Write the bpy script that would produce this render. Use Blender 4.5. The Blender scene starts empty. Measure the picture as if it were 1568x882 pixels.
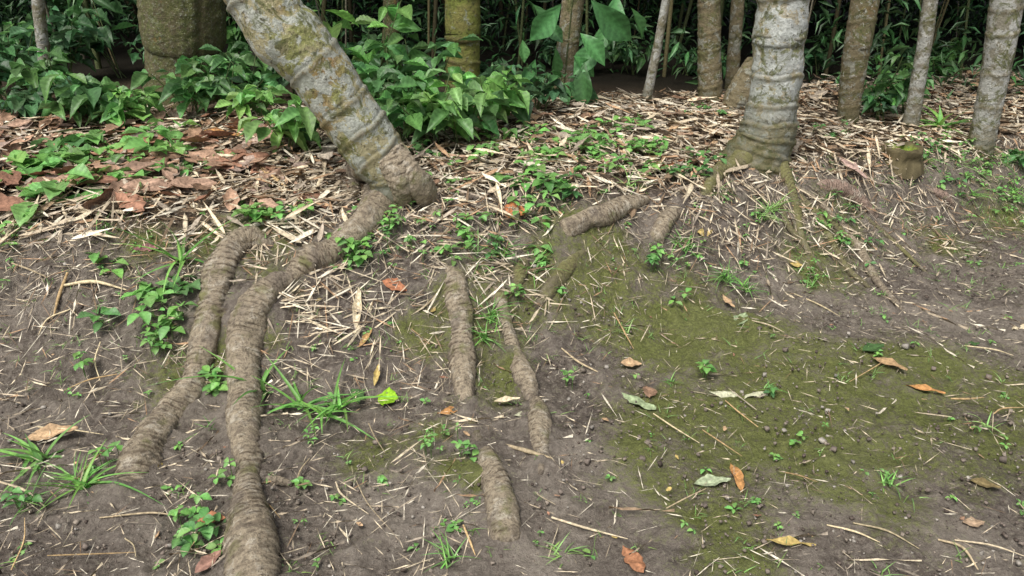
import bpy, math
import numpy as np
from mathutils import Vector
R=np.random.default_rng(7)
D=math.radians
# ------------------------------------------------------------------ terrain
def yfoot(x): return 2.1+.21*np.log1p(np.exp(np.clip((x+.35)/.35,-30,300)))
def wid(x): return .95-.12*np.clip(x,0,3)
def h(x,y):
    x=np.asarray(x,float);y=np.asarray(y,float)
    yf=yfoot(x); H=.45-.04*np.clip(x,0,3.5); W=wid(x)
    s=np.clip((y-yf)/W,0,1)
    z=H*s*s*(3-2*s)+.04*np.clip(y-yf-W,0,3)
    return z+.012*np.sin(3.1*x+1.3*y)*np.sin(2.7*y-.9*x+1)+.008*np.sin(7.3*x-4*y)*np.sin(6.1*y+2*x)
def normal(x,y):
    e=.02
    n=np.stack([-(h(x+e,y)-h(x-e,y))/(2*e),-(h(x,y+e)-h(x,y-e))/(2*e),np.ones_like(x)],-1)
    return n/np.linalg.norm(n,axis=-1,keepdims=True)
# survey: bearing/dip readings taken on the bank, resolved to true ground positions (x,y) on the terrain
F=1185.;c_=math.cos(D(25));s_=math.sin(D(25)); ts=np.arange(.8,16,.004)
def G(a,b):
    u=(a-784)/F;v=(441-b)/F
    X=u;Y=c_+v*s_;Z=-s_+v*c_
    i=int(np.argmax(1.5+ts*Z-h(ts*X,ts*Y)<0)); t=ts[i]
    return t*X,t*Y,t
def GP(a,b,Yp,w):
    u=(a-784)/F;v=(441-b)/F;t=Yp/(c_+v*s_)
    return (t*u,Yp,1.5+t*(-s_+v*c_),w/2/F*t)
# ------------------------------------------------------------------ noise
def hsh(i,j,s):
    n=(i.astype(np.int64)*374761393+j.astype(np.int64)*668265263+s*1442695041)&0xffffffff
    n=((n^(n>>13))*1274126177)&0xffffffff
    return ((n^(n>>16))&0xffff)/65535.
def vn(x,y,s=0):
    xi=np.floor(x);yi=np.floor(y);fx=x-xi;fy=y-yi
    fx=fx*fx*(3-2*fx);fy=fy*fy*(3-2*fy)
    a=hsh(xi,yi,s);b=hsh(xi+1,yi,s);c=hsh(xi,yi+1,s);d=hsh(xi+1,yi+1,s)
    return (a*(1-fx)+b*fx)*(1-fy)+(c*(1-fx)+d*fx)*fy
def fbm(x,y,s=0,o=4):
    r=0;a=.5;t=0
    for k in range(o): r=r+a*vn(x*2**k,y*2**k,s+k);t+=a;a*=.5
    return r/t
# ------------------------------------------------------------------ mesh build
def build(name,V,Q,mat,col=None,attrs=None,smooth=True,origin=None,parent=None):
    V=np.asarray(V,float);Q=np.asarray(Q,int)
    o=np.zeros(3) if origin is None else np.asarray(origin,float)
    V=V-o
    me=bpy.data.meshes.new(name)
    me.vertices.add(len(V));me.vertices.foreach_set("co",V.astype(np.float32).ravel())
    me.loops.add(Q.size);me.loops.foreach_set("vertex_index",Q.astype(np.int32).ravel())
    me.polygons.add(len(Q));me.polygons.foreach_set("loop_start",np.arange(0,Q.size,4,dtype=np.int32))
    me.polygons.foreach_set("loop_total",np.full(len(Q),4,dtype=np.int32))
    me.polygons.foreach_set("use_smooth",np.full(len(Q),smooth,dtype=bool))
    if col is not None:
        a=me.color_attributes.new("col",'FLOAT_COLOR','POINT')
        cc=np.ones((len(V),4),np.float32);cc[:,:3]=col;a.data.foreach_set("color",cc.ravel())
    for k,v in (attrs or {}).items():
        a=me.attributes.new(k,'FLOAT','POINT');a.data.foreach_set("value",np.asarray(v,np.float32).ravel())
    me.update(calc_edges=True);me.materials.append(mat)
    ob=bpy.data.objects.new(name,me);bpy.context.collection.objects.link(ob);ob.location=o
    if parent is not None:
        ob.parent=parent;ob.location=Vector(o)-parent.location
    return ob
class Acc:
    def __init__(s): s.V=[];s.Q=[];s.C=[];s.n=0
    def add(s,V,Q,C):
        s.V.append(V);s.Q.append(Q+s.n);s.C.append(C);s.n+=len(V)
    def inst(s,T,pos,M,scl,col):
        tv,tq,tsd=T;k=len(pos)
        if k==0:return
        V=np.einsum('kij,knj->kni',M,tv[None]*scl[:,None,:])+pos[:,None,:]
        Q=tq[None]+(np.arange(k)*len(tv))[:,None,None]
        C=col[:,None,:]*tsd[None,:,None]
        s.add(V.reshape(-1,3),Q.reshape(-1,4),C.reshape(-1,3))
    def make(s,name,mat,**kw):
        return build(name,np.concatenate(s.V),np.concatenate(s.Q),mat,col=np.concatenate(s.C),**kw)
def unit(v): return v/np.maximum(np.linalg.norm(v,axis=-1,keepdims=True),1e-9)
def mats(d,n):
    d=unit(d);x=unit(np.cross(d,n));z=np.cross(x,d)
    return np.stack([x,d,z],-1)
def leafT(rows=6,prof=None,droop=.3,fold=.25,wave=0.,curl=0.,cols=3,vein=0.,bend=0.):
    t=np.linspace(0,1,rows+1)
    w=prof(t);xs=np.linspace(-1,1,cols)
    V=np.zeros((rows+1,cols,3));S=np.ones((rows+1,cols))
    for i,tt in enumerate(t):
        for j,x in enumerate(xs):
            V[i,j]=(x*w[i]*.5+bend*tt*tt,tt+vein*.35*abs(x)*w[i]*(1-tt),-droop*tt**2+fold*abs(x)*w[i]*.5+wave*math.sin(tt*9+x*2)*.04+curl*(x*x)*w[i]+vein*.03*(i%2)*(abs(x)>.01))
            S[i,j]=1.3 if abs(x)<.01 else (.92 if abs(x)<.99 else 1.0)*(1+vein*.35*((i%2)-.5))
    V=V.reshape(-1,3)
    idx=np.arange((rows+1)*cols).reshape(rows+1,cols)
    Q=np.stack([idx[:-1,:-1],idx[:-1,1:],idx[1:,1:],idx[1:,:-1]],-1).reshape(-1,4)
    return V,Q,S.ravel()
ov=lambda t:np.clip(np.sin(np.pi*np.clip(t,0,1)**.75)**.85,.02,1)
ragg=lambda t:np.clip(np.sin(np.pi*np.clip(t,0,1)**.8)**.8*(1+.12*np.sin(t*17)+.08*np.sin(t*31+1)),.02,1.1)
heart=lambda t:np.clip(np.where(t<.3,.55+.45*np.sin(t/.3*np.pi/2),np.cos((t-.3)/.7*np.pi/2)**.8),.02,1)
lance=lambda t:np.clip(np.sin(np.pi*t**.6),.03,1)
blade=lambda t:np.clip(1.05-t**1.7,.04,1)
T_ov=[leafT(12,ov,dr,.3,w,0,5,1.) for dr,w in ((.15,.4),(.4,.8),(.7,.5))]
T_heart=[leafT(8,heart,dr,.25,.5,0,3,.8) for dr in (.1,.35)]
T_bl=[leafT(8,blade,dr,.05,cols=3,bend=b) for dr,b in ((.5,1.),(.9,-1.5),(.25,.5))]
T_dry=[leafT(12,ragg,dr,fd,w,cu,5,.3,bd) for dr,fd,w,cu,bd in ((-.12,.12,1.2,.03,.2),(.12,.22,1.6,-.05,-.25),(-.25,.05,1.,.10,.1),(.05,-.2,1.8,.0,-.1))]
T_straw=[leafT(5,lance,dr,.01,w,cols=2) for dr,w in ((-.06,.3),(.05,.6),(-.12,1.2))]
T_sheath=[leafT(7,lance,dr,fd,w,cu,cols=3,bend=bd) for dr,w,cu,fd,bd in ((-.06,.5,.02,.06,.1),(.05,.8,.0,-.06,-.15),(-.12,.6,-.02,.07,.05))]
T_simple=[leafT(2,lambda t:np.array([.1,1,.05]),.25,.3)]
def rotd(n,elev=(0,0)):
    a=R.uniform(0,2*np.pi,n);e=R.uniform(elev[0],elev[1],n)
    return np.stack([np.cos(a)*np.cos(e),np.sin(a)*np.cos(e),np.sin(e)],-1)
def jit(col,n,a=.25,h_=.08):
    return np.asarray(col)*(1+R.uniform(-a,a,(n,1)))*(1+R.uniform(-h_,h_,(n,3)))
def pick(cols,n,p=None):
    return np.asarray(cols)[R.choice(len(cols),n,p=p)]*(1+R.uniform(-.3,.3,(n,1)))
# ------------------------------------------------------------------ materials
class MT:
    def __init__(s,name):
        s.m=bpy.data.materials.new(name);s.m.use_nodes=True;s.t=s.m.node_tree;s.N=s.t.nodes
        s.b=s.N["Principled BSDF"];s.o=s.N["Material Output"];s.tc=s.N.new("ShaderNodeTexCoord").outputs["Object"]
    def L(s,a,b): s.t.links.new(a,b)
    def put(s,v,inp):
        if isinstance(v,(int,float)): inp.default_value=v
        elif isinstance(v,tuple): inp.default_value=(*v,1) if len(v)==3 else v
        else: s.L(v,inp)
    def noise(s,sc,det=4,ro=.6,dist=0,co=None):
        n=s.N.new("ShaderNodeTexNoise");n.inputs["Scale"].default_value=sc;n.inputs["Detail"].default_value=det
        n.inputs["Roughness"].default_value=ro;n.inputs["Distortion"].default_value=dist;s.L(co or s.tc,n.inputs["Vector"]);return n.outputs[0]
    def at(s,n,color=False):
        a=s.N.new("ShaderNodeAttribute");a.attribute_name=n;return a.outputs["Color" if color else "Fac"]
    def mr(s,v,a,b,c=0,d=1):
        n=s.N.new("ShaderNodeMapRange");s.L(v,n.inputs[0])
        for i,x in enumerate((a,b,c,d)): n.inputs[i+1].default_value=x
        return n.outputs[0]
    def mix(s,f,a,b,mode='MIX'):
        n=s.N.new("ShaderNodeMix");n.data_type='RGBA';n.blend_type=mode
        s.put(f,n.inputs[0]);s.put(a,n.inputs[6]);s.put(b,n.inputs[7]);return n.outputs[2]
    def math(s,op,a,b):
        n=s.N.new("ShaderNodeMath");n.operation=op;s.put(a,n.inputs[0]);s.put(b,n.inputs[1]);return n.outputs[0]
    def bump(s,hh,st,di):
        n=s.N.new("ShaderNodeBump");n.inputs["Strength"].default_value=st;n.inputs["Distance"].default_value=di
        s.L(hh,n.inputs["Height"]);s.L(n.outputs[0],s.b.inputs["Normal"])
    def fin(s,col,ro=.8,sp=.3):
        s.put(col,s.b.inputs["Base Color"]);s.put(ro,s.b.inputs["Roughness"]);s.b.inputs["Specular IOR Level"].default_value=sp;return s.m
def m_leaf(name,tr=.3,ro=.42,mott=(.75,1.2),sc=60,sp=.45):
    m=MT(name);c=m.at("col",True);n=m.mr(m.noise(sc,4),.3,.7,*mott)
    k=m.N.new("ShaderNodeVectorMath");k.operation='SCALE';m.L(c,k.inputs[0]);m.L(n,k.inputs["Scale"])
    c2=k.outputs[0];m.fin(c2,ro,sp)
    m.bump(m.noise(sc*2,2),.3,.004)
    if tr:
        t=m.N.new("ShaderNodeBsdfTranslucent");m.L(c2,t.inputs[0])
        x=m.N.new("ShaderNodeMixShader");x.inputs[0].default_value=tr
        m.L(m.b.outputs[0],x.inputs[1]);m.L(t.outputs[0],x.inputs[2]);m.L(x.outputs[0],m.o.inputs[0])
    return m.m
M_leaf=m_leaf("green_leaf");M_dark=m_leaf("forest_leaf",0);M_dry=m_leaf("dry_leaf",0,.75,(.5,1.3),90,.2);M_peb=m_leaf("soil_crumb",0,.9,(.7,1.2),200,.15)
def m_ground():
    m=MT("soil");mo=m.at("moss");li=m.at("litter");n1=m.noise(1.7,5);n2=m.noise(11,6,.7);n3=m.noise(75,5,.75);n4=m.noise(300,3,.7);n5=m.noise(34,5,.7,.5)
    c=m.mix(m.mr(n1,.38,.62),(.155,.128,.110),(.268,.230,.188))
    c=m.mix(m.mr(n2,.38,.62,0,.75),c,(.128,.104,.088))
    c=m.mix(m.mr(n5,.5,.66,0,.75),c,(.35,.305,.255))
    c=m.mix(m.mr(n5,.46,.34,0,.75),c,(.072,.057,.047))
    c=m.mix(m.mr(n3,.5,.70,0,.7),c,(.43,.38,.32))
    c=m.mix(m.mr(n4,.5,.64,0,.6),c,(.055,.043,.034))
    pale=m.at("pale");c=m.mix(m.math('MULTIPLY',pale,m.mr(n2,.3,.6,.2,.9)),c,m.mix(m.mr(n3,.35,.65),(.28,.24,.195),(.45,.395,.335)))
    mm=m.math('ADD',mo,m.mr(n2,.3,.7,-.35,.35));mm=m.math('ADD',mm,m.mr(n3,.3,.7,-.45,.45));mm=m.mr(mm,.25,.95,0,.86)
    mc=m.mix(m.mr(n3,.35,.65),(.115,.135,.035),(.27,.30,.08));mc=m.mix(m.mr(n4,.45,.65,0,.8),mc,(.07,.085,.025))
    c=m.mix(mm,c,mc)
    c=m.mix(li,c,m.mix(m.mr(n3,.35,.65),(.05,.036,.025),(.18,.13,.085)))
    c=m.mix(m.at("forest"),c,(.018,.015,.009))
    b=m.math('ADD',m.math('MULTIPLY',n3,.6),m.math('MULTIPLY',n4,.3));b=m.math('ADD',b,n5);m.bump(b,1.,.016)
    return m.fin(c,.92,.2)
M_ground=m_ground()
def m_trunk(name,base,alg,lich,algA=.5,lichA=.5,orange=.2,dark=(.06,.05,.03),ocol=(.36,.20,.07),sc=1.,mossy=.0):
    m=MT(name);a=m.noise(5*sc,5,.65,.4);b=m.noise(13*sc,7,.7,.3);c0=m.noise(45,5,.7);d=m.noise(3.1*sc,3);v=m.noise(28*sc,6,.75,.6);e=m.noise(8*sc,6,.75,.8)
    c=m.mix(m.mr(c0,.35,.65,0,.6),base,tuple(x*.55 for x in base))
    c=m.mix(m.mr(a,.62-algA*.25,.68-algA*.15,0,.85),c,m.mix(m.mr(c0,.4,.6),alg,tuple(x*.5 for x in alg)))
    c=m.mix(m.mr(d,.66-orange*.3,.75-orange*.3,0,.7),c,m.mix(m.mr(c0,.4,.6),ocol,tuple(x*.65 for x in ocol)))
    c=m.mix(m.mr(b,.64-lichA*.2,.67-lichA*.2,0,.9),c,m.mix(m.mr(v,.35,.65),lich,tuple(x*.5 for x in lich)))
    if mossy: c=m.mix(m.mr(e,.62-mossy*.2,.68-mossy*.2,0,.85),c,m.mix(m.mr(v,.4,.6),(.065,.075,.028),(.16,.17,.055)))
    c=m.mix(m.mr(v,.60,.64,0,.75),c,(.62,.62,.57)) if lichA>.45 else c
    c=m.mix(m.mr(c0,.58,.66,0,.8),c,dark)
    c=m.mix(m.math('MULTIPLY',m.at("ring"),.8),c,m.mix(m.mr(v,.4,.6),(.07,.07,.028),(.16,.12,.06)))
    c=m.mix(m.at("dirt"),c,m.mix(m.mr(v,.4,.6),(.06,.067,.022),(.15,.13,.065)))
    m.bump(m.math('ADD',m.math('MULTIPLY',c0,.6),m.math('MULTIPLY',b,.5)),1.,.02)
    return m.fin(c,.8,.3)
M_t1=m_trunk("lichen_bark",(.43,.385,.23),(.27,.29,.09),(.56,.59,.53),.45,.86,.34,mossy=.40)
M_t2=m_trunk("lichen_bark_pale",(.42,.38,.28),(.24,.27,.10),(.62,.65,.62),.42,.92,.28,mossy=.46)
M_t3=m_trunk("mossy_bark",(.13,.11,.06),(.12,.135,.04),(.27,.28,.18),.6,.5,.1,sc=3.2,mossy=.7)
M_t4=m_trunk("green_culm",(.27,.25,.08),(.21,.25,.05),(.38,.40,.27),.8,.3,.15,mossy=.3)
M_t5=m_trunk("brown_culm",(.24,.20,.12),(.16,.165,.07),(.40,.40,.33),.45,.55,.3,ocol=(.30,.165,.06),mossy=.4)
M_t6=m_trunk("grey_culm",(.29,.27,.21),(.17,.18,.08),(.54,.54,.50),.4,.8,.05,mossy=.45)
def m_root(name,base,mo=.0):
    m=MT(name);a=m.noise(9,5);b=m.noise(60,6,.75);c0=m.noise(22,5,.7,.4);v=m.noise(130,4,.7)
    c=m.mix(m.mr(a,.35,.65),base,tuple(x*.72 for x in base))
    c=m.mix(m.mr(c0,.52,.62,0,.75),c,(.60,.54,.44))
    c=m.mix(m.mr(b,.48,.60,0,.75),c,tuple(x*.38 for x in base))
    c=m.mix(m.mr(c0,.44,.35,0,.65),c,(.17,.138,.108))
    c=m.mix(m.mr(v,.56,.65,0,.7),c,(.075,.055,.038))
    c=m.mix(m.mr(a,.62-mo*.4,.72-mo*.4,0,.7),c,m.mix(m.mr(b,.4,.6),(.14,.15,.045),(.25,.25,.09)))
    c=m.mix(m.math('MULTIPLY',m.at("ring"),.92),c,(.075,.053,.035))
    c=m.mix(m.at("dirt"),c,m.mix(m.mr(b,.4,.6),(.22,.183,.15),(.10,.08,.066)))
    m.bump(m.math('ADD',m.math('ADD',b,c0),m.math('MULTIPLY',v,.5)),1.,.011);return m.fin(c,.8,.25)
M_root=m_root("root_bark",(.475,.395,.285),.12);M_rootm=m_root("root_bark_mossy",(.27,.215,.145),.8);M_rootr=m_root("root_bark_reddish",(.42,.30,.24),.1)
# ------------------------------------------------------------------ root layout
T1=lambda a,b,w,Yp=3.1:GP(a,b,Yp,w)
Y2=G(1152,275)[1]
RT=[ # pts,mat,seed,ring,lift,sink,pre
([(415,376,20),(385,373,38),(358,388,44),(338,430,46),(326,475,42),(318,520,47),(308,555,42),(298,590,38),(268,640,48),(242,675,56),(215,715,60),(198,750,46)],0,1,.024,.28,(.8,.8),None),
([(594,290,50),(578,325,50),(545,362,46),(510,390,40),(482,402,46),(462,415,38),(445,432,28),(425,440,38),(400,468,52),(383,500,56),(374,560,52),(376,620,52),(378,680,50),(381,725,38),(380,760,44),(382,800,64),(386,850,80),(386,915,86)],0,2,.024,.28,(-.3,.6),[T1(566,190,34,3.16),T1(588,243,50,3.09)]),
([(680,408,18),(694,430,36),(700,465,40),(706,500,36),(708,560,40),(711,600,34),(716,640,22)],0,3,.026,.2,(.8,1.),None),
([(738,680,20),(748,712,34),(760,745,42),(768,785,50),(775,828,52)],0,4,.024,.2,(1.,.2),None),
([(758,438,16),(766,465,26),(775,500,24),(784,535,28),(795,565,34),(810,598,28),(812,612,20)],0,5,.024,.15,(.7,.7),None),
([(818,608,18),(825,640,36),(827,675,34),(829,700,26),(828,726,8)],0,6,.024,.25,(.8,.6),None),
([(712,622,26),(726,655,28),(742,690,22)],1,16,.024,-.45,(.2,.2),None),
([(985,310,20),(955,322,30),(925,338,34),(895,346,32),(866,357,30)],0,7,.026,.45,(.4,.2),None),
([(1036,322,18),(1020,340,30),(1004,364,30)],0,8,.02,.2,(.6,.4),None),
([(890,383,20),(868,410,28),(845,440,28),(822,468,14)],1,9,.021,-.1,(.6,.6),None),
([(1245,285,16),(1268,288,26),(1300,300,26),(1340,328,14)],2,10,.012,.1,(.7,.7),None),
([(1285,345,8),(1315,385,14),(1340,430,12),(1380,472,7)],0,11,.02,.3,(.6,.6),None),
([(1208,290,18),(1218,325,15),(1228,370,12),(1258,414,6)],1,12,.02,.2,(-.3,.6),[GP(1182,205,Y2+.2,16),GP(1192,250,Y2+.12,26)]),
([(1225,300,10),(1255,340,14),(1278,385,13),(1298,415,11),(1330,440,6)],1,13,.02,.2,(.6,.6),None),
([(802,395,18),(795,425,22),(790,450,10)],1,14,.02,.1,(.6,.6),None),
([(1225,310,9),(1270,340,10),(1305,375,8),(1325,400,5)],1,15,.02,.2,(.6,.6),None),
([(400,735,10),(425,738,14),(455,745,7)],0,17,.02,.2,(.6,.6),None),
([(1420,290,8),(1440,300,18),(1460,315,8)],2,18,.012,.1,(.6,.6),None),
([(1094,276,24),(1080,296,18),(1066,312,8)],1,19,.02,.2,(-.4,.8),[GP(1165,205,Y2+.2,20),GP(1142,240,Y2+.13,36),GP(1116,260,Y2+.08,32)]),
([(657,312,34),(666,335,24),(672,352,10)],0,21,.024,.0,(0,1.2),[T1(566,190,30,3.15),T1(598,235,46,3.09),T1(632,275,42,3.05)]),
([(622,318,26),(630,348,14)],0,23,.024,.0,(0,1.2),[T1(575,205,26,3.12),T1(600,250,40,3.05),T1(614,285,36,3.02)]),
([(548,272,36),(538,300,30),(530,322,16)],0,22,.024,.1,(0,1.0),[T1(550,185,24,3.15),T1(557,235,38,3.08)]),
([(1195,300,10),(1205,345,9),(1235,385,8),(1240,425,4)],1,31,.02,.2,(.6,.6),None),
([(1215,285,9),(1250,310,9),(1290,345,8),(1345,385,6),(1390,400,4)],0,36,.02,.3,(.6,.6),None),
([(1320,330,6),(1365,370,7),(1420,420,4)],1,38,.02,.4,(.6,.6),None),
([(470,430,6),(480,470,6),(500,500,4)],0,39,.02,.4,(.6,.6),None),
([(500,415,6),(520,450,6),(515,490,4)],0,40,.02,.4,(.6,.6),None),
]
RP=[]
for pts,mi,sd,sp,lift,sink,pre in RT:
    P=[]
    for k,(a,b,w) in enumerate(pts):
        x,y,t=G(a,b);r=w/2/F*t;z=float(h(x,y))+lift*r+(.003 if w<18 else 0)
        if k==0: z-=sink[0]*r
        if k==len(pts)-1: z-=sink[1]*r
        P.append((x,y,z,r))
    RP.append((pre or [])+P)
# ------------------------------------------------------------------ tubes
def resample(P,ds):
    P=np.asarray(P,float);P=np.vstack([2*P[0]-P[1],P,2*P[-1]-P[-2]]);o=[]
    for k in range(1,len(P)-2):
        t=np.linspace(0,1,24,endpoint=False)[:,None];a,b,c,d=P[k-1:k+3]
        o.append(.5*((2*b)+(-a+c)*t+(2*a-5*b+4*c-d)*t**2+(-a+3*b-3*c+d)*t**3))
    o.append(P[-2][None]);o=np.vstack(o)
    s=np.r_[0,np.cumsum(np.linalg.norm(np.diff(o[:,:3],axis=0),axis=1))]
    n=max(int(s[-1]/ds),4);q=np.linspace(0,s[-1],n)
    return np.stack([np.interp(q,s,o[:,k]) for k in range(o.shape[1])],-1),q
def tube(P,ds,ns,mod=None,caps=(1,1)):
    C,q=resample(P,ds);C[:,3]=np.maximum(C[:,3],.001)
    T=unit(np.gradient(C[:,:3],axis=0))
    fa=np.linspace(1,0,6)
    if caps[0]:
        r=C[0,3];e=C[0,:3]-T[0]*(r*.7*fa[:-1,None]);C=np.vstack([np.c_[e,r*np.sqrt(np.maximum(1-fa[:-1]**2,.0004))],C]);T=np.vstack([np.repeat(T[:1],5,0),T]);q=np.r_[-r*.7*fa[:-1],q]
    if caps[1]:
        r=C[-1,3];g=fa[::-1][1:];e=C[-1,:3]+T[-1]*(r*.7*g[:,None]);C=np.vstack([C,np.c_[e,r*np.sqrt(np.maximum(1-g**2,.0004))]]);q=np.r_[q,q[-1]+r*.7*g];T=np.vstack([T,np.repeat(T[-1:],5,0)])
    n=len(C);N=np.zeros((n,3));v=np.cross(T[0],[.3,1,.2]);N[0]=v/np.linalg.norm(v)
    for k in range(1,n):
        v=N[k-1]-T[k]*np.dot(N[k-1],T[k]);N[k]=v/np.linalg.norm(v)
    B=np.cross(T,N);th=np.linspace(0,2*np.pi,ns,endpoint=False)
    S,TH=np.meshgrid(q,th,indexing='ij')
    m,ring=(mod(S,TH,C[:,3:4]) if mod else (np.ones_like(S),np.zeros_like(S)))
    rr=C[:,3:4]*m
    V=C[:,None,:3]+rr[...,None]*(np.cos(TH)[...,None]*N[:,None]+np.sin(TH)[...,None]*B[:,None])
    i=np.arange(n*ns).reshape(n,ns);j=np.roll(i,-1,1)
    Q=np.stack([i[:-1],j[:-1],j[1:],i[1:]],-1).reshape(-1,4)
    return V.reshape(-1,3),Q,ring.ravel()
# ------------------------------------------------------------------ ground
MOSS=[(420,380,.1),(220,360,.1),(330,360,.1),(740,500,.1),(750,560,.1),(870,400,.13),(900,440,.14),(960,440,.14),(1080,470,.15),(1150,520,.15),(1250,420,.14),(1300,360,.15),(980,520,.12),(1000,690,.12),(1080,720,.14),(1060,790,.11),(1150,690,.15),(1180,640,.17),(1250,560,.2),(1400,580,.2),(1500,600,.2),(1450,680,.18),(1130,870,.1),(700,500,.07),(1360,790,.1),(830,470,.1),(560,700,.08),(1000,620,.12),(440,430,.06),(260,580,.1),(1540,330,.2),(1450,380,.12),(690,720,.06),(1300,640,.14),(920,400,.12),(1040,540,.12),(1200,720,.12),(740,450,.1),(745,600,.09),(640,520,.07),(335,560,.05),(760,520,.08),(660,660,.06),(420,520,.04),(730,740,.05),(1260,680,.12)]
PALE=[(930,700,.06),(960,745,.06),(1000,775,.06),(1190,515,.07),(620,730,.12),(700,780,.1),(560,770,.1),(850,760,.08),(1330,700,.1),(1450,480,.15),(1250,760,.1),(450,300,.08),(890,690,.06),(1480,830,.1),(820,860,.08)]
def grid_coords(a,b,st,lo,hi):
    f=np.arange(a,b,st)
    l=a-np.geomspace(st*2,a-lo,26)[::-1];r=b+np.geomspace(st*2,hi-b,26)
    return np.concatenate([l,f,r])
gx=grid_coords(-3.0,4.2,.0105,-70,70);gy=grid_coords(1.0,5.1,.0105,-60,110)
X,Y=np.meshgrid(gx,gy)
def edge_litter(X,Y):
    yc=yfoot(X)+wid(X)*.84+.13*(vn(X*3,Y*3,5)-.5)*2
    return np.clip((Y-yc)/.12,0,1)
litter=edge_litter(X,Y)*np.clip(.55+fbm(X*6,Y*6,9),0,1)
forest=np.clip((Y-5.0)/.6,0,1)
near=np.clip((5.4-Y)/.3,0,1)*np.clip((4.6-X)/.3,0,1)*np.clip((X+3.4)/.3,0,1)
slope=np.clip((Y-yfoot(X)+.3)/.3,0,1)
rg=np.abs(fbm(X*9+3,Y*9,12,3)-.5)*2
r2=np.abs(fbm(X*3.3+8,Y*4.5,71,3)-.5)*2
Z=h(X,Y)+near*((.035+.03*slope)*(fbm(X*5,Y*5,1)-.5)+(.020+.014*slope)*(fbm(X*22,Y*22,2,3)-.5)+.011*(vn(X*55,Y*55,3)-.5)*(fbm(X*4,Y*4,8)>.40)-.007*np.clip(1-rg*8,0,1)+.012*np.clip(1-r2*7,0,1))
# soil banked up against the roots
ix=np.where((gx>-2.2)&(gx<2.2))[0];iy=np.where((gy>1.0)&(gy<3.9))[0];sx=slice(ix[0],ix[-1]+1);sy=slice(iy[0],iy[-1]+1)
mound=np.zeros((len(iy),len(ix)));XX=X[sy,sx];YY=Y[sy,sx]
for P in RP:
    C,_=resample(P,.03)
    for cx,cy,cz,cr in C:
        if cz-float(h(cx,cy))>.12 or cr<.022: continue
        a=max(int((cx-.2-XX[0,0])/.0105),0);b=int((cx+.2-XX[0,0])/.0105);c=max(int((cy-.2-YY[0,0])/.0105),0);d=int((cy+.2-YY[0,0])/.0105)
        if b<=0 or d<=0: continue
        q=np.hypot(XX[c:d,a:b]-cx,YY[c:d,a:b]-cy);mm_=.46*cr*np.exp(-(np.clip(q-cr*.6,0,9)/(.026+cr*.45))**2)
        mound[c:d,a:b]=np.maximum(mound[c:d,a:b],mm_)
Z[sy,sx]+=mound*(.3+1.3*fbm(XX*16,YY*16,44,3))
moss=np.zeros_like(X);pale=np.zeros_like(X)
for A,L,kk in ((moss,MOSS,1.),(pale,PALE,.8)):
    for a,b,r in L:
        x,y,_=G(a,b);A+=np.exp(-((X-x)**2+(Y-y)**2)/(2*(r*kk)**2))
moss=np.clip(moss,0,1.1)*np.clip(.2+1.2*fbm(X*5,Y*5,31),0,1)
pale=np.clip(pale,0,1)+.5*np.clip(1-r2*5,0,1)*(1-litter)
V=np.stack([X,Y,Z],-1).reshape(-1,3);i=np.arange(len(V)).reshape(X.shape)
Q=np.stack([i[:-1,:-1],i[:-1,1:],i[1:,1:],i[1:,:-1]],-1).reshape(-1,4)
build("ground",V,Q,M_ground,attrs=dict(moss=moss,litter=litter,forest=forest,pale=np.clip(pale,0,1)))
# ------------------------------------------------------------------ roots
def mod_root(seed,sp=.021,amp=.12):
    def f(S,TH,r):
        skew=.35*np.sin(TH+seed+S*6)
        ph=S/sp+skew+1.5*(vn(S*14,np.cos(TH)*1.2+5,seed)-.5)+1.6*fbm(S*8,0*S,seed+3)+.4*(vn(TH*3,S*30,seed+1)-.5)
        fr=ph-np.floor(ph);w=np.clip(1.8*vn(S*9,np.sin(TH)*1.4+2,seed+9)-.2,.15,1.4)
        saw=np.where(fr<.85,fr/.85,(1-fr)/.15)
        ph2=S/(sp*.3)+2*vn(S*20,TH,seed+4);f2=ph2-np.floor(ph2)
        bmp=fbm(S*70,np.cos(TH)*4+np.sin(TH)*3+9,seed+6,3)-.5
        kn=np.clip(vn(S*13+seed,np.cos(TH)*1.6+np.sin(TH)*1.1+6,seed+11)-.72,0,1)
        m=1+amp*w*(saw-.5)+.02*(f2-.5)+.15*bmp+.42*(fbm(S*9+3,np.cos(TH)*1.5+np.sin(TH)+9,seed+5)-.5)+.7*kn
        return m,np.clip(np.clip(1-np.abs(fr-.93)/.12,0,1)*w*1.2+.4*np.clip(1-np.abs(f2-.9)/.2,0,1)*vn(S*25,TH*2,seed+8),0,1)
    return f
for P,(pts,mi,sd,sp,lift,sink,pre) in zip(RP,RT):
    V,Q,ring=tube(P,.004,30,mod_root(sd,sp))
    dz=V[:,2]-h(V[:,0],V[:,1]);dirt=np.clip(1.25-dz/.028,0,1)*np.clip(.35+fbm(V[:,0]*30,V[:,1]*30,4),0,1)
    dirt=np.maximum(dirt,.65*np.clip(fbm(V[:,0]*14,V[:,1]*14,40)*5-2.95,0,1)*(dz<.15))
    if max(p[2] for p in pts)<18: dirt=dirt*.6
    build("exposed_root",V,Q,(M_root,M_rootm,M_rootr)[mi],attrs=dict(ring=ring,dirt=dirt),origin=V.mean(0))
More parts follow.
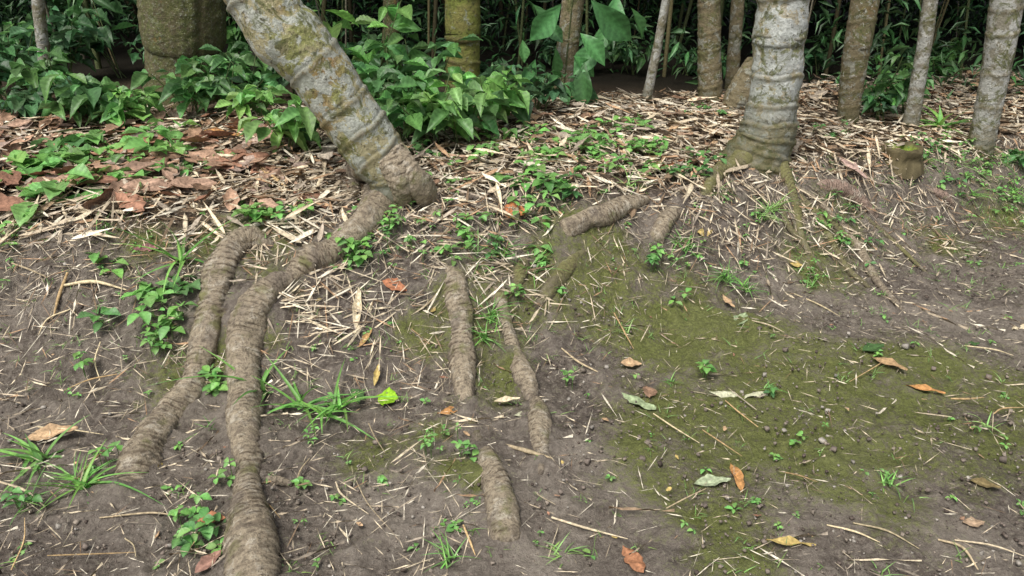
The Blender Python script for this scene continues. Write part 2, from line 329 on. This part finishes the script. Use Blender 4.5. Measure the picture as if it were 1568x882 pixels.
def mod_culm(seed,nodes,amp=.07,lump=.06):
    nodes=np.asarray(nodes)
    def f(S,TH,r):
        wob=S+.012*np.sin(TH+seed)+.02*(vn(np.cos(TH)*2+7,np.sin(TH)*2+seed+S*3,seed)-.5)
        d=np.min(np.abs(wob[...,None]-nodes),-1)
        b=np.exp(-(d/.013)**2)*(.5+vn(TH*2,S*9,seed+3));g=np.exp(-(np.min(np.abs(wob[...,None]-nodes-.016),-1)/.006)**2)
        return 1+amp*b-.04*g+lump*(fbm(S*7,np.cos(TH)*1.3+np.sin(TH)*.8+seed,seed+2)-.5)*2+.04*(fbm(S*40,np.cos(TH)*5+np.sin(TH)*4+9,seed)-.5),np.clip(np.exp(-(d/.014)**2)*1.1,0,1)*np.clip(.2+fbm(S*20,TH*2,seed),0,1)
    return f
def mod_bark(seed):
    def f(S,TH,r):
        fl=fbm(np.cos(TH)*4+20+.5*np.sin(S*3),np.sin(TH)*4+20+S*.8,seed,3)-.5
        return 1+.16*fl+.08*(fbm(S*9,np.cos(TH)*3+np.sin(TH)*2+9,seed+2,4)-.5)+.05*(fbm(S*45,np.cos(TH)*9+np.sin(TH)*7+12,seed+4,3)-.5),np.clip(-fl*3,0,.7)
    return f
def crown(parent,top,n,rad,seed):
    A=Acc();pos=np.asarray(top)+R.normal(0,1,(n,3))*np.array([rad,rad,rad*.6])
    d=rotd(n,(-.8,.2));A.inst(T_simple[0],pos,mats(d,np.tile([0,0,1.],(n,1))+R.normal(0,.3,(n,3))),np.stack([R.uniform(.03,.05,n),R.uniform(.18,.3,n),np.full(n,.2)],-1),jit((.05,.13,.03),n))
    A.make("crown",M_dark,parent=parent)
def culm(px,mat,seed,Yp=None,nodes=None,amp=.05,lump=.05,flare=None,ns=40,ext=None,name="giant_bamboo",sp=.25,ds=.008,dh=.1,mod=None):
    if Yp is None: Yp=G(px[-1][0],px[-1][1])[1]+px[-1][2]/2/F*4
    P=[GP(a,b,Yp,w) for a,b,w in px]
    x,y,z,r=P[0];q=P[1];dx=(x-q[0])/(z-q[2]);
    if ext is None: ext=[(x+dx*5*.8+.1,y+.2,6.5,r*.6),(x+dx*2,y+.05,z+2,r*.85)]
    P=ext+P
    gz=float(h(P[-1][0],P[-1][1]));b=P[-1]
    if b[2]>gz-.05: P.append((b[0]+(b[0]-P[-2][0])*.2,b[1],min(gz-.08,b[2]-.05),b[3]*(flare or 1.1)))
    P=P[::-1];C,q=resample(P,.02)
    if nodes is None:
        nodes=[];s=.1;g=sp*.3
        while s<q[-1]: nodes.append(s);s+=g*(1+.3*math.sin(s*9+seed));g=min(g*1.3,sp)
    V,Q,ring=tube(P,ds,ns,mod or mod_culm(seed,nodes,amp,lump),caps=(0,1))
    dz=V[:,2]-h(V[:,0],V[:,1]);dirt=np.clip(1.3-dz/dh,0,.95)*np.clip(.25+1.2*fbm(V[:,0]*22,V[:,2]*22,4),0,1)
    ob=build(name,V,Q,mat,attrs=dict(ring=ring,dirt=dirt),origin=P[0][:3])
    crown(ob,P[-1][:3],260,.6,seed);return ob
culm([(400,0,104),(448,60,102),(490,110,96),(525,160,92),(555,205,90),(580,240,84),(600,266,76)],M_t1,1,Yp=3.12,ext=[(-2.3,3.9,6.3,.07),(-1.95,3.5,4.2,.095),(-1.45,3.2,2.4,.115)],amp=.05,lump=.09,ns=72,ds=.006,sp=.26,flare=.8,dh=.14)
culm([(1199,0,76),(1194,50,74),(1190,100,76),(1182,160,76),(1174,205,86),(1160,240,104),(1146,275,132)],M_t2,2,sp=.2,amp=.06,lump=.13,ns=64,ds=.006,flare=1.15,dh=.33)
culm([(278,0,126),(282,80,112),(285,160,122)],M_t3,3,ns=90,name="mossy_tree",flare=1.4,mod=mod_bark(3))
culm([(708,0,54),(709,60,52),(708,150,54)],M_t4,4,Yp=5.,sp=.22,amp=.07)
culm([(878,0,34),(868,80,34),(858,165,36)],M_t5,5,Yp=5.)
culm([(1020,0,13),(1005,80,14),(988,160,15)],M_t6,6,Yp=5.,ns=20,name="bamboo_stem")
culm([(1086,0,34),(1086,80,35),(1088,150,38)],M_t5,7,Yp=5.2)
culm([(1325,0,42),(1311,80,38),(1298,180,32)],M_t5,8,Yp=4.8)
culm([(1425,0,22),(1412,90,22),(1396,180,24)],M_t6,9,Yp=4.8,ns=24,name="bamboo_stem")
culm([(1542,0,46),(1525,110,40),(1498,240,36)],M_t6,10,sp=.18)
culm([(58,0,18),(66,70,18),(72,130,20)],M_t6,11,Yp=5.,ns=20,name="bamboo_stem")
culm([(1130,0,20),(1124,80,20),(1120,140,20)],M_t5,12,Yp=5.6,ns=20,name="bamboo_stem")
culm([(600,0,26),(598,60,26),(596,120,28)],M_t3,14,Yp=5.6,ns=20,name="bamboo_stem")
x,y,t=G(1122,172);P=[GP(1150,92,y,14),GP(1143,115,y,30),GP(1132,145,y,38),(x,y,float(h(x,y))-.05,.085)]
V,Q,ring=tube(P,.006,28,mod_root(27,.05,.12));build("broken_bamboo_stump",V,Q,M_t5,attrs=dict(ring=ring,dirt=ring*0),origin=(x,y,float(h(x,y))))
# thin stems in the thicket
A=Acc()
for k in range(210):
    x=R.uniform(-6,8);y=R.uniform(5.4,9.5);ln=R.uniform(2,4);tx,ty=R.normal(0,.16,2)*ln;r=R.choice([.006,.01,.016,.022],p=[.45,.32,.17,.06])
    z0=float(h(x,y))-.05
    V,Q,_=tube([(x,y,z0,r),(x+tx*.4+R.normal(0,.04),y+ty*.4,z0+ln*.5,r*.9),(x+tx,y+ty,z0+ln,r*.7)],.25,7)
    A.add(V,Q,np.tile(pick([(.16,.14,.07),(.10,.12,.05),(.20,.18,.13),(.07,.06,.03)],1),(len(V),1)))
A.make("bamboo_thicket_stems",M_dry)
def cloud(n,xr,yr,zr,size,col,thr,wr=.22,sc=1.3,name="bamboo_thicket_foliage",mat=M_dark,down=(-.9,.3)):
    A=Acc();p=np.stack([R.uniform(*xr,n),R.uniform(*yr,n),R.uniform(*zr,n)],-1)
    d=fbm((p[:,0]+p[:,1]*.7)*sc,(p[:,2]*1.2+p[:,1]*.5)*sc,77,3);p=p[d>thr];n=len(p)
    p[:,2]+=h(p[:,0],p[:,1]);L=R.uniform(*size,n)
    A.inst(T_simple[0],p,mats(rotd(n,down),np.tile([0,0,1.],(n,1))+R.normal(0,.5,(n,3))),np.stack([L*wr*R.uniform(.6,1.3,n),L,L],-1),jit(col,n,.55,.15));A.make(name,mat)
cloud(60000,(-7.5,9.5),(5.6,9),(.0,2.2),(.07,.16),(.06,.14,.052),.50)
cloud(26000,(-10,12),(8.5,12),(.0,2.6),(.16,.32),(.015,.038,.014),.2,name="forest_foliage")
cloud(15000,(-9,11),(5.3,13),(2.8,4.6),(.25,.5),(.05,.12,.03),.25,.4,name="unseen_shade_canopy")  # leaf layer above the view, added to block sky light and darken the understory
# ------------------------------------------------------------------ broadleaf plants
def stem(A,p0,p1,r,col):
    m=(np.asarray(p0)+np.asarray(p1))/2+np.array([0,0,.02])
    V,Q,_=tube([(*p0,r),(*m,r*.9),(*p1,r*.6)],.03,5,caps=(0,0));A.add(V,Q,np.tile(col,(len(V),1)))
def shrub(a,b,ht,nst,L,col=(.07,.2,.045),spread=.6,name="broadleaf_plant",npair=4,wr=.52):
    x,y,_=G(a,b);z=float(h(x,y));A=Acc();pos=[];dr=[];sz=[]
    for s in range(nst):
        an=R.uniform(0,2*np.pi);hh=ht*R.uniform(.5,1.05);sp=spread*ht*R.uniform(.3,1)
        top=np.array([x+math.cos(an)*sp,y+math.sin(an)*sp*.8,z+hh]);bs=np.array([x+R.normal(0,.02),y+R.normal(0,.02),z-.01])
        stem(A,bs,top,.004,(.14,.19,.07))
        a0=R.uniform(0,6.28)
        for k in range(npair):
            f=1-.62*k/npair;pp=bs+(top-bs)*f+np.array([0,0,.02*math.sin(f*3)])
            for q in (0,1) if k else (0,1,2):
                aa=a0+k*1.4+q*(math.pi if k else 2.1)+R.normal(0,.25)
                pos.append(pp);dr.append((math.cos(aa),math.sin(aa),R.uniform(-.35,.3)));sz.append(L*R.uniform(.5,1.15)*(1 if k else .8))
    pos=np.array(pos);dr=np.array(dr);sz=np.array(sz);n=len(pos);c=jit(col,n,.4,.15)
    pos=pos+unit(dr)*.02
    w=R.integers(0,3,n);up=np.tile([0,-.25,1.],(n,1))+R.normal(0,.33,(n,3));M=mats(dr,up)
    for k in range(3):
        m=w==k;A.inst(T_ov[k],pos[m],M[m],np.stack([sz[m]*wr,sz[m],sz[m]],-1),c[m])
    A.make(name,M_leaf,origin=(x,y,z))
g1=(.125,.28,.09);g2=(.20,.41,.115);g3=(.07,.165,.065)
for a in [(150,195,.30,6,.17,g1),(205,200,.22,5,.14,g2),(115,185,.22,5,.15,g3),(300,185,.34,6,.16,g1),(345,180,.3,6,.14,g1),(385,165,.3,6,.14,g1),(30,190,.18,5,.15,g3),(30,140,.35,6,.17,g3),(75,165,.3,5,.17,g1),(10,165,.3,5,.16,g3),(395,190,.2,4,.13,g2),
          (445,238,.26,4,.15,g2),(470,225,.2,3,.13,g1),(590,205,.42,6,.17,g1),(620,225,.34,6,.16,g1),(665,230,.36,6,.17,g2),(705,228,.38,6,.17,g1),(745,205,.32,6,.15,g2),(570,180,.7,4,.17,g2),(650,190,.45,6,.15,g1),(760,190,.35,5,.15,g3),
          (1335,185,.4,7,.11,g1),(1380,180,.32,6,.10,g1),(1345,190,.2,5,.1,g3),(180,120,.5,4,.18,g3),(100,130,.45,6,.17,g3),(825,175,.25,5,.12,g3),(310,60,.7,6,.18,g3),(420,100,.4,6,.16,g3),(1560,255,.12,4,.08,g1),(470,100,.6,5,.17,g3),(140,90,.6,5,.18,g3),(380,110,.5,5,.17,g1)]:
    shrub(*a)
for k in range(44):
    x=R.uniform(20,1560);b=R.uniform(105,150) if x<830 else R.uniform(85,125)
    shrub(x,b,R.uniform(.18,.42)*(.8 if x<830 else .6),4,R.uniform(.10,.17) if x<830 else R.uniform(.08,.13),g3 if R.random()<.75 else g1)
# climbing vine on culm
A=Acc();V=[GP(a,b,Yy,0)[:3]+(l/F*4.1,) for a,b,l,Yy in [(850,70,60,4.85),(905,0,100,4.8),(925,60,80,4.85),(895,95,80,4.8),(880,120,66,4.85),(815,5,60,4.9),(860,5,80,4.8),(888,50,66,4.75),(820,90,50,4.9),(945,-10,80,4.9),(905,130,50,4.9),(835,30,50,4.9),(870,160,40,4.9),(800,60,40,4.95),(930,30,60,5.0),(965,10,60,5.0),(840,110,45,4.85),(860,125,45,4.82),(915,85,45,4.9),(878,85,55,4.8)]]
n=len(V);V=np.array(V);d=np.stack([R.normal(0,.6,n),R.normal(-.3,.3,n),-np.ones(n)],-1);k=R.integers(0,3,n);c=jit((.09,.24,.08),n,.4)
M=mats(d,np.stack([R.normal(0,.6,n),-np.ones(n),np.full(n,.5)],-1))
for j in range(3):
    m=k==j;A.inst(T_ov[j],V[m,:3],M[m],np.stack([V[m,3]*.5,V[m,3],V[m,3]*.5],-1),c[m])
stem(A,GP(862,150,4.93,0)[:3],GP(880,-30,4.93,0)[:3],.006,(.1,.12,.05));A.make("climbing_vine",M_leaf,origin=GP(862,150,4.93,0)[:3])
def tuft(A,a,b,n,L,w,col,el=(.3,1.3),T=T_bl):
    x,y,_=G(a,b);p=np.stack([x+R.normal(0,.012,n),y+R.normal(0,.012,n),np.zeros(n)],-1);p[:,2]=h(p[:,0],p[:,1])+.008
    d=rotd(n,el);ll=L*R.uniform(.5,1.1,n);c=jit(col,n,.35,.12);M=mats(d,np.tile([0,0,1.],(n,1))+R.normal(0,.2,(n,3)));k=R.integers(0,3,n)
    for j in range(3):
        m=k==j;A.inst(T[j],p[m],M[m],np.stack([np.full(m.sum(),w),ll[m],ll[m]*.8],-1),c[m])
A=Acc();tuft(A,1440,200,18,.24,.032,(.24,.48,.12));x,y,_=G(1440,200);A.make("strap_leaf_plant",M_leaf,origin=(x,y,float(h(x,y))))
A=Acc()
GR=[(278,405,11,.27),(400,605,10,.30),(462,625,11,.21),(520,630,10,.22),(500,640,8,.18),(62,708,12,.2),(130,748,16,.2),(118,740,11,.15),(750,490,26,.15),(745,520,22,.12),(1110,430,26,.12),(1140,445,20,.11),(1180,325,26,.16),(1165,335,16,.13),(1040,375,14,.15),(1050,385,14,.13),(860,855,20,.08),(1360,745,14,.07),(690,860,14,.09),(770,395,13,.16),(820,420,10,.16),(160,352,14,.08),(1510,245,16,.15),(1530,250,14,.14),(1100,300,12,.12),(730,400,14,.14),(840,372,12,.12),(320,660,14,.08),(1420,250,14,.15),(1270,300,12,.1),(1470,250,14,.16),(965,290,14,.12),(1555,300,18,.12),(1490,300,14,.12),(640,300,12,.1),(1240,440,14,.07),(1025,590,12,.05),(1180,600,10,.05),(960,510,12,.06),(40,770,10,.12),(1510,655,10,.07)]
for a,b,n,L in GR: tuft(A,a,b,int(n*1.2),L,R.uniform(.011,.015) if L>.165 else .005,(.19,.40,.10) if R.random()<.7 else (.30,.50,.16),(.05,1.1))
for k in range(480):
    a=R.uniform(0,1568);b=R.uniform(230,880)
    if R.random()<.4: b=R.uniform(330,560)
    if R.random()<.3: a=R.uniform(1200,1568);b=R.uniform(240,460)
    tuft(A,a,b,R.integers(3,9),R.uniform(.02,.055),.003,(.20,.34,.10),(.2,1.2))
A.make("grass",M_leaf)
A=Acc()
def patch(a,b,rad,nw,L,col=g2,hz=(.015,.07)):
    x0,y0,_=G(a,b)
    for k in range(nw):
        x=x0+R.normal(0,rad*.5);y=y0+R.normal(0,rad*.5);z=float(h(x,y));hh=R.uniform(*hz);m=R.integers(3,6)
        a0=R.uniform(0,6.28);aa=a0+np.arange(m)*6.28/m+R.normal(0,.2,m)
        d=np.stack([np.cos(aa),np.sin(aa),R.uniform(-.25,.35,m)],-1);pos=np.tile([x,y,z+hh],(m,1))+d*L*.12
        pos[:,2]+=R.normal(0,L*.15,m);s=L*R.uniform(.6,1.15,m);T=T_ov[R.integers(0,2)] if L>.06 and R.random()<.6 else T_heart[R.integers(0,2)]
        A.inst(T,pos,mats(d,np.tile([0,0,1.],(m,1))+R.normal(0,.2,(m,3))),np.stack([s*R.uniform(.6,.8),s,s],-1),jit(col,m,.3,.12))
        V,Q,_=tube([(x,y,z-.005,.0015),(x,y,z+hh*.5,.0015),(x,y,z+hh,.0013)],.03,4,caps=(0,0));A.add(V,Q,np.tile((.15,.25,.08),(len(V),1)))
for p in [(60,275,.2,7,.12),(120,262,.18,7,.12),(190,250,.2,8,.11),(250,245,.2,7,.10),(185,295,.12,5,.12),(90,312,.1,4,.13),(300,260,.15,6,.08),(150,225,.2,6,.11),(230,215,.2,5,.11),(100,240,.2,4,.12),(20,285,.1,4,.12),(402,345,.08,7,.06),(25,368,.07,6,.035),
          (840,250,.2,14,.055),(900,235,.2,14,.055),(960,230,.2,14,.06),(820,292,.14,12,.065),(850,300,.1,6,.06),(980,268,.14,8,.05),(880,215,.2,10,.06),(940,262,.14,6,.045),(790,215,.2,8,.06),(960,205,.15,8,.06),
          (540,388,.07,12,.045),(548,400,.05,8,.04),(230,478,.08,6,.06),(275,502,.07,6,.055),(285,450,.05,4,.055),(155,490,.04,2,.08),(168,402,.05,2,.07),(335,602,.05,6,.04),(318,825,.06,6,.04),(318,838,.04,3,.035),(700,390,.12,9,.035),(750,380,.1,7,.035),(830,412,.05,4,.035),(828,350,.08,6,.055),
          (1010,400,.04,3,.035),(1042,472,.03,2,.035),(1072,582,.03,3,.035),(1180,608,.03,2,.025),(600,350,.1,12,.028),(640,370,.1,10,.022),(580,380,.08,8,.025),(560,340,.06,5,.035),(1480,280,.35,30,.028),(1530,270,.3,26,.03),(1550,310,.25,20,.025),(1430,250,.2,14,.035),(1300,350,.15,14,.03),(1270,370,.08,8,.03),(1060,268,.15,9,.05),(1060,250,.08,4,.045),
          (730,250,.18,9,.05),(650,240,.15,7,.05),(232,540,.05,4,.03),(132,567,.04,3,.035),(655,690,.05,6,.018),(690,680,.04,3,.018),(460,745,.02,3,.025),(345,740,.02,3,.025),(235,520,.06,5,.03),(860,462,.03,3,.03),(792,462,.04,4,.03),(1260,210,.2,8,.03),(1080,180,.2,6,.04),(480,680,.02,3,.018),(40,780,.05,4,.03),(290,795,.04,4,.03),(700,345,.12,6,.03),(450,330,.1,6,.04),(870,590,.03,4,.02),(1250,430,.08,8,.02),(1000,420,.03,3,.03),(180,710,.04,3,.03),(720,700,.04,4,.03),(590,280,.1,5,.03),(690,290,.12,6,.03)]:
    patch(*p[:5],col=g2 if R.random()<.8 else g1)
for k in range(220):
    a=R.uniform(0,1568);b=R.choice([R.uniform(230,420),R.uniform(380,870)],p=[.6,.4]);patch(a,b,.03,R.integers(1,3),R.uniform(.01,.025),hz=(.004,.02))
A.make("creeping_ground_cover",M_leaf)
# ------------------------------------------------------------------ litter
STR=[(.66,.56,.40),(.52,.43,.31),(.38,.32,.25),(.24,.17,.11),(.75,.68,.54),(.42,.27,.16)]
A=Acc()
def straw(x,y,L,w,tilt=.12,lift=.004,cols=STR,p=None,T=T_straw):
    n=len(x);nn=normal(x,y);a=R.uniform(0,2*np.pi,n)
    d=np.stack([np.cos(a),np.sin(a),0*a],-1);d=unit(d-nn*np.sum(d*nn,-1,keepdims=True));d=unit(d+nn*R.normal(0,tilt,n)[:,None])
    pos=np.stack([x,y,h(x,y)+lift+np.abs(R.normal(0,lift,n))],-1)-d*(L/2)[:,None]
    c=pick(cols,n,p);k=R.integers(0,3,n);M=mats(d,nn+R.normal(0,.3,(n,3)))
    for j in range(3):
        m=k==j;A.inst(T[j],pos[m],M[m],np.stack([w[m],L[m],L[m]*.7],-1),c[m])
def band(n,lo,hi,pw=1.):
    x=R.uniform(-3.1,4.2,n);t=R.uniform(0,1,n)**pw;y=yfoot(x)+wid(x)*.82+lo+(hi-lo)*t;return x,y
LP=[.3,.2,.15,.05,.25,.05]
x,y=band(6000,-.08,1.7);n=len(x);straw(x,y,R.uniform(.05,.2,n),R.uniform(.004,.013,n),.12,.016)
x,y=band(1300,-.1,1.6);n=len(x);straw(x,y,R.uniform(.09,.26,n),R.uniform(.011,.028,n),.1,.02,T=T_sheath,p=[.25,.25,.2,.1,.15,.05])
x,y=band(4500,-.15,1.6);n=len(x);straw(x,y,R.uniform(.03,.12,n),R.uniform(.0015,.004,n),.15,.014)
x,y=band(3000,-.75,.05,.6);n=len(x);straw(x,y,R.uniform(.03,.14,n),R.uniform(.0014,.0045,n),.06,.010)
x=R.uniform(-2.2,3.2,2800);y=R.uniform(1.2,3.4,2800);straw(x,y,R.uniform(.02,.10,2800),R.uniform(.001,.0026,2800),.05,.010,p=LP)
x=R.uniform(-2.2,-.1,900);y=R.uniform(1.3,2.9,900);straw(x,y,R.uniform(.03,.16,900),R.uniform(.0015,.0035,900),.05,.011,p=LP)
x=R.uniform(-2.2,3.2,150);y=R.uniform(1.25,3.3,150);straw(x,y,R.uniform(.08,.2,150),R.uniform(.003,.0065,150),.03,.012,p=LP)
for a,b,s,n in [(480,300,.2,150),(680,360,.25,160),(1100,330,.2,140),(460,450,.12,80),(740,430,.15,70),(560,500,.15,50),(1260,260,.25,120),(700,285,.2,90),(1400,330,.25,90),(1280,350,.2,110)]:
    x0,y0,_=G(a,b);x=R.normal(x0,s,n);y=R.normal(y0,s*.6,n);straw(x,y,R.uniform(.06,.18,n),R.uniform(.003,.009,n),.12,.014,p=[.3,.2,.15,.1,.2,.05])
A.make("straw_litter",M_dry)
A=Acc()
S=[(100,445,195,452,7),(105,425,85,490,6),(20,410,75,432,4),(860,540,930,583,4),(845,800,960,833,5),(1265,812,1345,838,4),(1305,808,1405,848,4),(1435,835,1495,880,6),(1460,835,1568,860,4),(940,485,970,540,3),(515,745,565,795,4),(710,812,728,858,5),(1000,640,1070,685,3),(1075,665,1135,705,3),(1110,620,1160,660,3),(1215,455,1285,490,3),(1145,495,1200,515,3),(0,745,70,782,5),(75,858,210,853,3),(155,800,270,797,4),(190,830,210,860,3),(1475,535,1550,550,3),(1455,617,1505,615,4),(400,265,440,295,9),(630,490,680,440,4),(250,450,300,425,7),(455,745,475,708,4),(155,530,155,590,3),(1200,730,1250,745,3),(565,655,590,700,3),(1020,785,1080,755,3),(775,690,845,710,8),(1350,560,1300,590,2),(400,770,430,800,3),(1520,640,1568,630,3),(110,480,60,520,3),(180,580,100,605,3),(120,740,170,690,3),(820,760,850,780,3),(545,740,600,820,2),(20,880,40,800,3),(60,660,160,672,3),(300,590,420,600,3)]
for a,b,e,d,w in S:
    p=G(a,b);q=G(e,d);r=w*.38/F*p[2];m=((p[0]+q[0])/2+R.normal(0,.012),(p[1]+q[1])/2+R.normal(0,.008));zs=[float(h(*v[:2]))+r+.013 for v in (p,m,q)]
    V,Q,_=tube([(p[0],p[1],zs[0],r*.8),(*m,zs[1]+.006,r),(q[0],q[1],zs[2],r*.4)],.008,7,mod_root(int(a),.03,.1));A.add(V,Q,np.tile(pick([(.6,.5,.32),(.55,.46,.32),(.42,.34,.22),(.5,.35,.18)],1),(len(V),1)))
for k in range(70):
    x=R.uniform(-3,3.5);y=float(yfoot(np.array(x)))+.8+R.uniform(0,1.5);a=R.uniform(0,6.28);L=R.uniform(.1,.35);r=R.uniform(.002,.007);p=(x,y);q=(x+L*math.cos(a),y+L*math.sin(a))
    V,Q,_=tube([(*p,float(h(*p))+.02,r),((p[0]+q[0])/2,(p[1]+q[1])/2+.01,float(h(*p))*.5+float(h(*q))*.5+.03,r),(*q,float(h(*q))+.02,r*.6)],.03,7);A.add(V,Q,np.tile(pick(STR,1),(len(V),1)))
A.make("fallen_twigs",M_dry)
A=Acc();tan=(.50,.34,.20);red=(.33,.175,.115);br=(.28,.175,.115);org=(.50,.26,.10);pale=(.55,.55,.38);yl=(.50,.38,.14);straww=(.68,.58,.40);gg=(.30,.37,.21);dg=(.06,.12,.04);yg=(.28,.52,.03)
LV=[(80,670,75,25,tan,.42),(475,310,80,-40,red,.4),(605,443,42,-20,(.4,.17,.09),.5),(594,612,42,80,yg,.75),(548,610,36,110,dg,.6),(692,635,46,20,org,.35),(965,562,32,0,tan,.75),(995,605,38,80,br,.6),(978,618,68,130,gg,.3),(1130,608,92,0,pale,.25),(1132,495,40,60,gg,.5),(1088,745,58,10,(.38,.44,.28),.45),(1129,735,76,85,org,.22),(970,862,62,110,(.36,.17,.09),.45),(1210,838,78,-5,yl,.2),(1360,563,54,-40,(.42,.28,.15),.45),(1335,540,38,20,dg,.6),(1415,603,54,-25,org,.3),(1505,748,42,-15,(.22,.17,.08),.6),(1490,808,38,0,(.42,.3,.2),.5),(577,580,44,90,yl,.2),(548,480,70,95,straww,.2),(558,492,68,75,straww,.2),(325,802,44,10,(.42,.19,.10),.6),(145,328,85,0,straww,.2),(330,213,100,-12,org,.2),(785,330,42,15,(.5,.19,.08),.7),(775,620,42,10,straww,.3),(1115,465,28,-60,tan,.4),(1220,410,28,0,yl,.4),(560,525,36,70,(.45,.28,.12),.25),(1080,360,30,20,yl,.5),(240,298,50,30,(.35,.18,.10),.4),(225,385,40,10,(.25,.12,.12),.4),(1300,262,60,-50,(.45,.32,.27),.3),(1210,235,40,0,straww,.4),(1560,505,36,30,straww,.4),(1045,255,60,-20,(.36,.15,.08),.5),(1015,262,50,30,(.36,.15,.08),.5),(1490,530,20,0,dg,.6),(60,175,60,0,red,.4),(700,262,110,-25,(.45,.32,.22),.15),(310,330,80,-45,straww,.2),(800,640,30,20,pale,.3),(320,870,50,60,(.3,.17,.13),.5)]
rows=[]
for a,b,l,ang,cc,wr in LV: x,y,t=G(a,b);rows.append((x,y,l/F*t,D(ang),wr,*cc))
nhero=len(rows)
for k in range(310):
    a=R.uniform(-60,470);b=R.uniform(188,335)
    if a>430 and R.random()<.5: continue
    if b>300 and R.random()<.8: continue
    x,y,t=G(a,b);rows.append((x,y,R.uniform(.09,.22),R.uniform(0,6.28),R.uniform(.32,.52),*pick([red,br,(.38,.25,.18),(.36,.27,.22),(.44,.28,.19)],1)[0]))
for k in range(240):
    x=R.uniform(-1,4);y=float(yfoot(np.array(x)))+.85+R.uniform(0,1.3);rows.append((x,y,R.uniform(.05,.15),R.uniform(0,6.28),R.uniform(.25,.5),*pick([(.34,.23,.16),br,tan,(.45,.38,.3)],1)[0]))
for k in range(80):
    x=R.uniform(-2,3);y=R.uniform(1.4,3);rows.append((x,y,R.uniform(.012,.035),R.uniform(0,6.28),R.uniform(.3,.6),*pick([red,br,tan,yl],1)[0]))
rw=np.array(rows);n=len(rw);nn=normal(rw[:,0],rw[:,1]);d=np.stack([np.cos(rw[:,3]),np.sin(rw[:,3]),0*rw[:,3]],-1);d=unit(d-nn*np.sum(d*nn,-1,keepdims=True))
hero=np.arange(n)<nhero;big=(~hero)&(rw[:,2]>.05)
k=R.integers(0,4,n);M=mats(d,nn+R.normal(0,1,(n,3))*np.where(hero,.1,.32)[:,None]);pos=np.stack([rw[:,0],rw[:,1],h(rw[:,0],rw[:,1])+.015+big*R.uniform(.01,.045,n)],-1)-d*rw[:,2:3]/2
for j in range(4):
    m=k==j;A.inst(T_dry[j],pos[m],M[m],np.stack([rw[m,2]*rw[m,4],rw[m,2],rw[m,2]*.6],-1),rw[m,5:8])
A.make("fallen_leaves",M_dry)
# soil crumbs and pebbles
cv=np.array([(x,y,z) for x in (-1,1) for y in (-1,1) for z in (-1,1)],float)*.6
cq=np.array([(0,1,3,2),(4,6,7,5),(0,4,5,1),(2,3,7,6),(0,2,6,4),(1,5,7,3)])
A=Acc()
for j in range(4):
    n=5500;T=(cv*(1+R.uniform(-.3,.3,cv.shape)),cq,np.ones(8));x=R.uniform(-2.6,3.6,n);y=1.1+2.6*R.uniform(0,1,n)**1.2
    keep=fbm(x*3,y*3,15,3)+.12*(x<.3)>R.uniform(.4,.62,n);x=x[keep];y=y[keep];n=len(x);s=R.gamma(2.2,.0012,n)+.0008
    a=R.uniform(0,6.28,n);d=np.stack([np.cos(a),np.sin(a),R.normal(0,.3,n)],-1)
    A.inst(T,np.stack([x,y,h(x,y)+s*.3+.008],-1),mats(d,np.tile([0,0,1.],(n,1))),s[:,None]*R.uniform(.7,1.3,(n,3)),pick([(.20,.165,.14),(.26,.22,.18),(.12,.095,.08),(.36,.33,.29)],n,[.4,.25,.2,.15]))
A.make("soil_crumbs",M_peb,smooth=True)
# mossy stump
x,y,t=G(1377,246);z=float(h(x,y));r=.1
prof=[(1.35,-.06),(1.15,.0),(1.0,.02),(1.02,.04),(1.12,.065),(1.06,.08),(.9,.078),(.8,.05),(.5,.048),(.2,.055),(.01,.058)]
ns=48;th=np.linspace(0,2*np.pi,ns,endpoint=False);V=[];C=[]
for k,(a,b) in enumerate(prof):
    rr=r*a*(1+.25*(fbm(np.cos(th)*3+5,np.sin(th)*3+b*30,3)-.5));V.append(np.stack([x+rr*np.cos(th),y+rr*np.sin(th),z+b+.025*(fbm(np.cos(th)*3,np.sin(th)*3+k,6)-.5)],-1));C.append(np.tile((.20,.28,.045) if k>6 else (.12,.10,.055),(ns,1))*(.6+.8*vn(th*7,th*0+k,5))[:,None])
i=np.arange(len(prof)*ns).reshape(-1,ns);j=np.roll(i,-1,1)
build("mossy_tree_stump",np.concatenate(V),np.stack([i[:-1],j[:-1],j[1:],i[1:]],-1).reshape(-1,4),M_peb,col=np.concatenate(C),origin=(x,y,z))
# ------------------------------------------------------------------ camera & light
sc=bpy.context.scene
cam=bpy.data.objects.new("camera",bpy.data.cameras.new("camera"));bpy.context.collection.objects.link(cam)
cam.location=(0,0,1.5);cam.rotation_euler=(D(65),0,0);cam.data.lens=27.2;cam.data.clip_end=500;sc.camera=cam
w=bpy.data.worlds.new("World");sc.world=w;w.use_nodes=True;nt=w.node_tree
sk=nt.nodes.new("ShaderNodeTexSky");sk.sky_type='NISHITA';sk.sun_disc=False;sk.sun_elevation=D(58);sk.sun_rotation=D(214);sk.dust_density=3
hs=nt.nodes.new("ShaderNodeHueSaturation");hs.inputs["Saturation"].default_value=.35
nt.links.new(sk.outputs[0],hs.inputs["Color"]);nt.links.new(hs.outputs[0],nt.nodes["Background"].inputs[0]);nt.nodes["Background"].inputs[1].default_value=.15
sl=bpy.data.lights.new("sun",'SUN');sl.energy=3.3;sl.angle=D(24);sl.color=(1,.955,.88);so=bpy.data.objects.new("sun",sl);bpy.context.collection.objects.link(so)
dv=Vector((.5592*.53,.829*.53,-.848));so.rotation_euler=dv.to_track_quat('-Z','Y').to_euler();so.location=(-3,-4,8)
sc.view_settings.view_transform='Standard';sc.view_settings.look='None';sc.view_settings.exposure=0
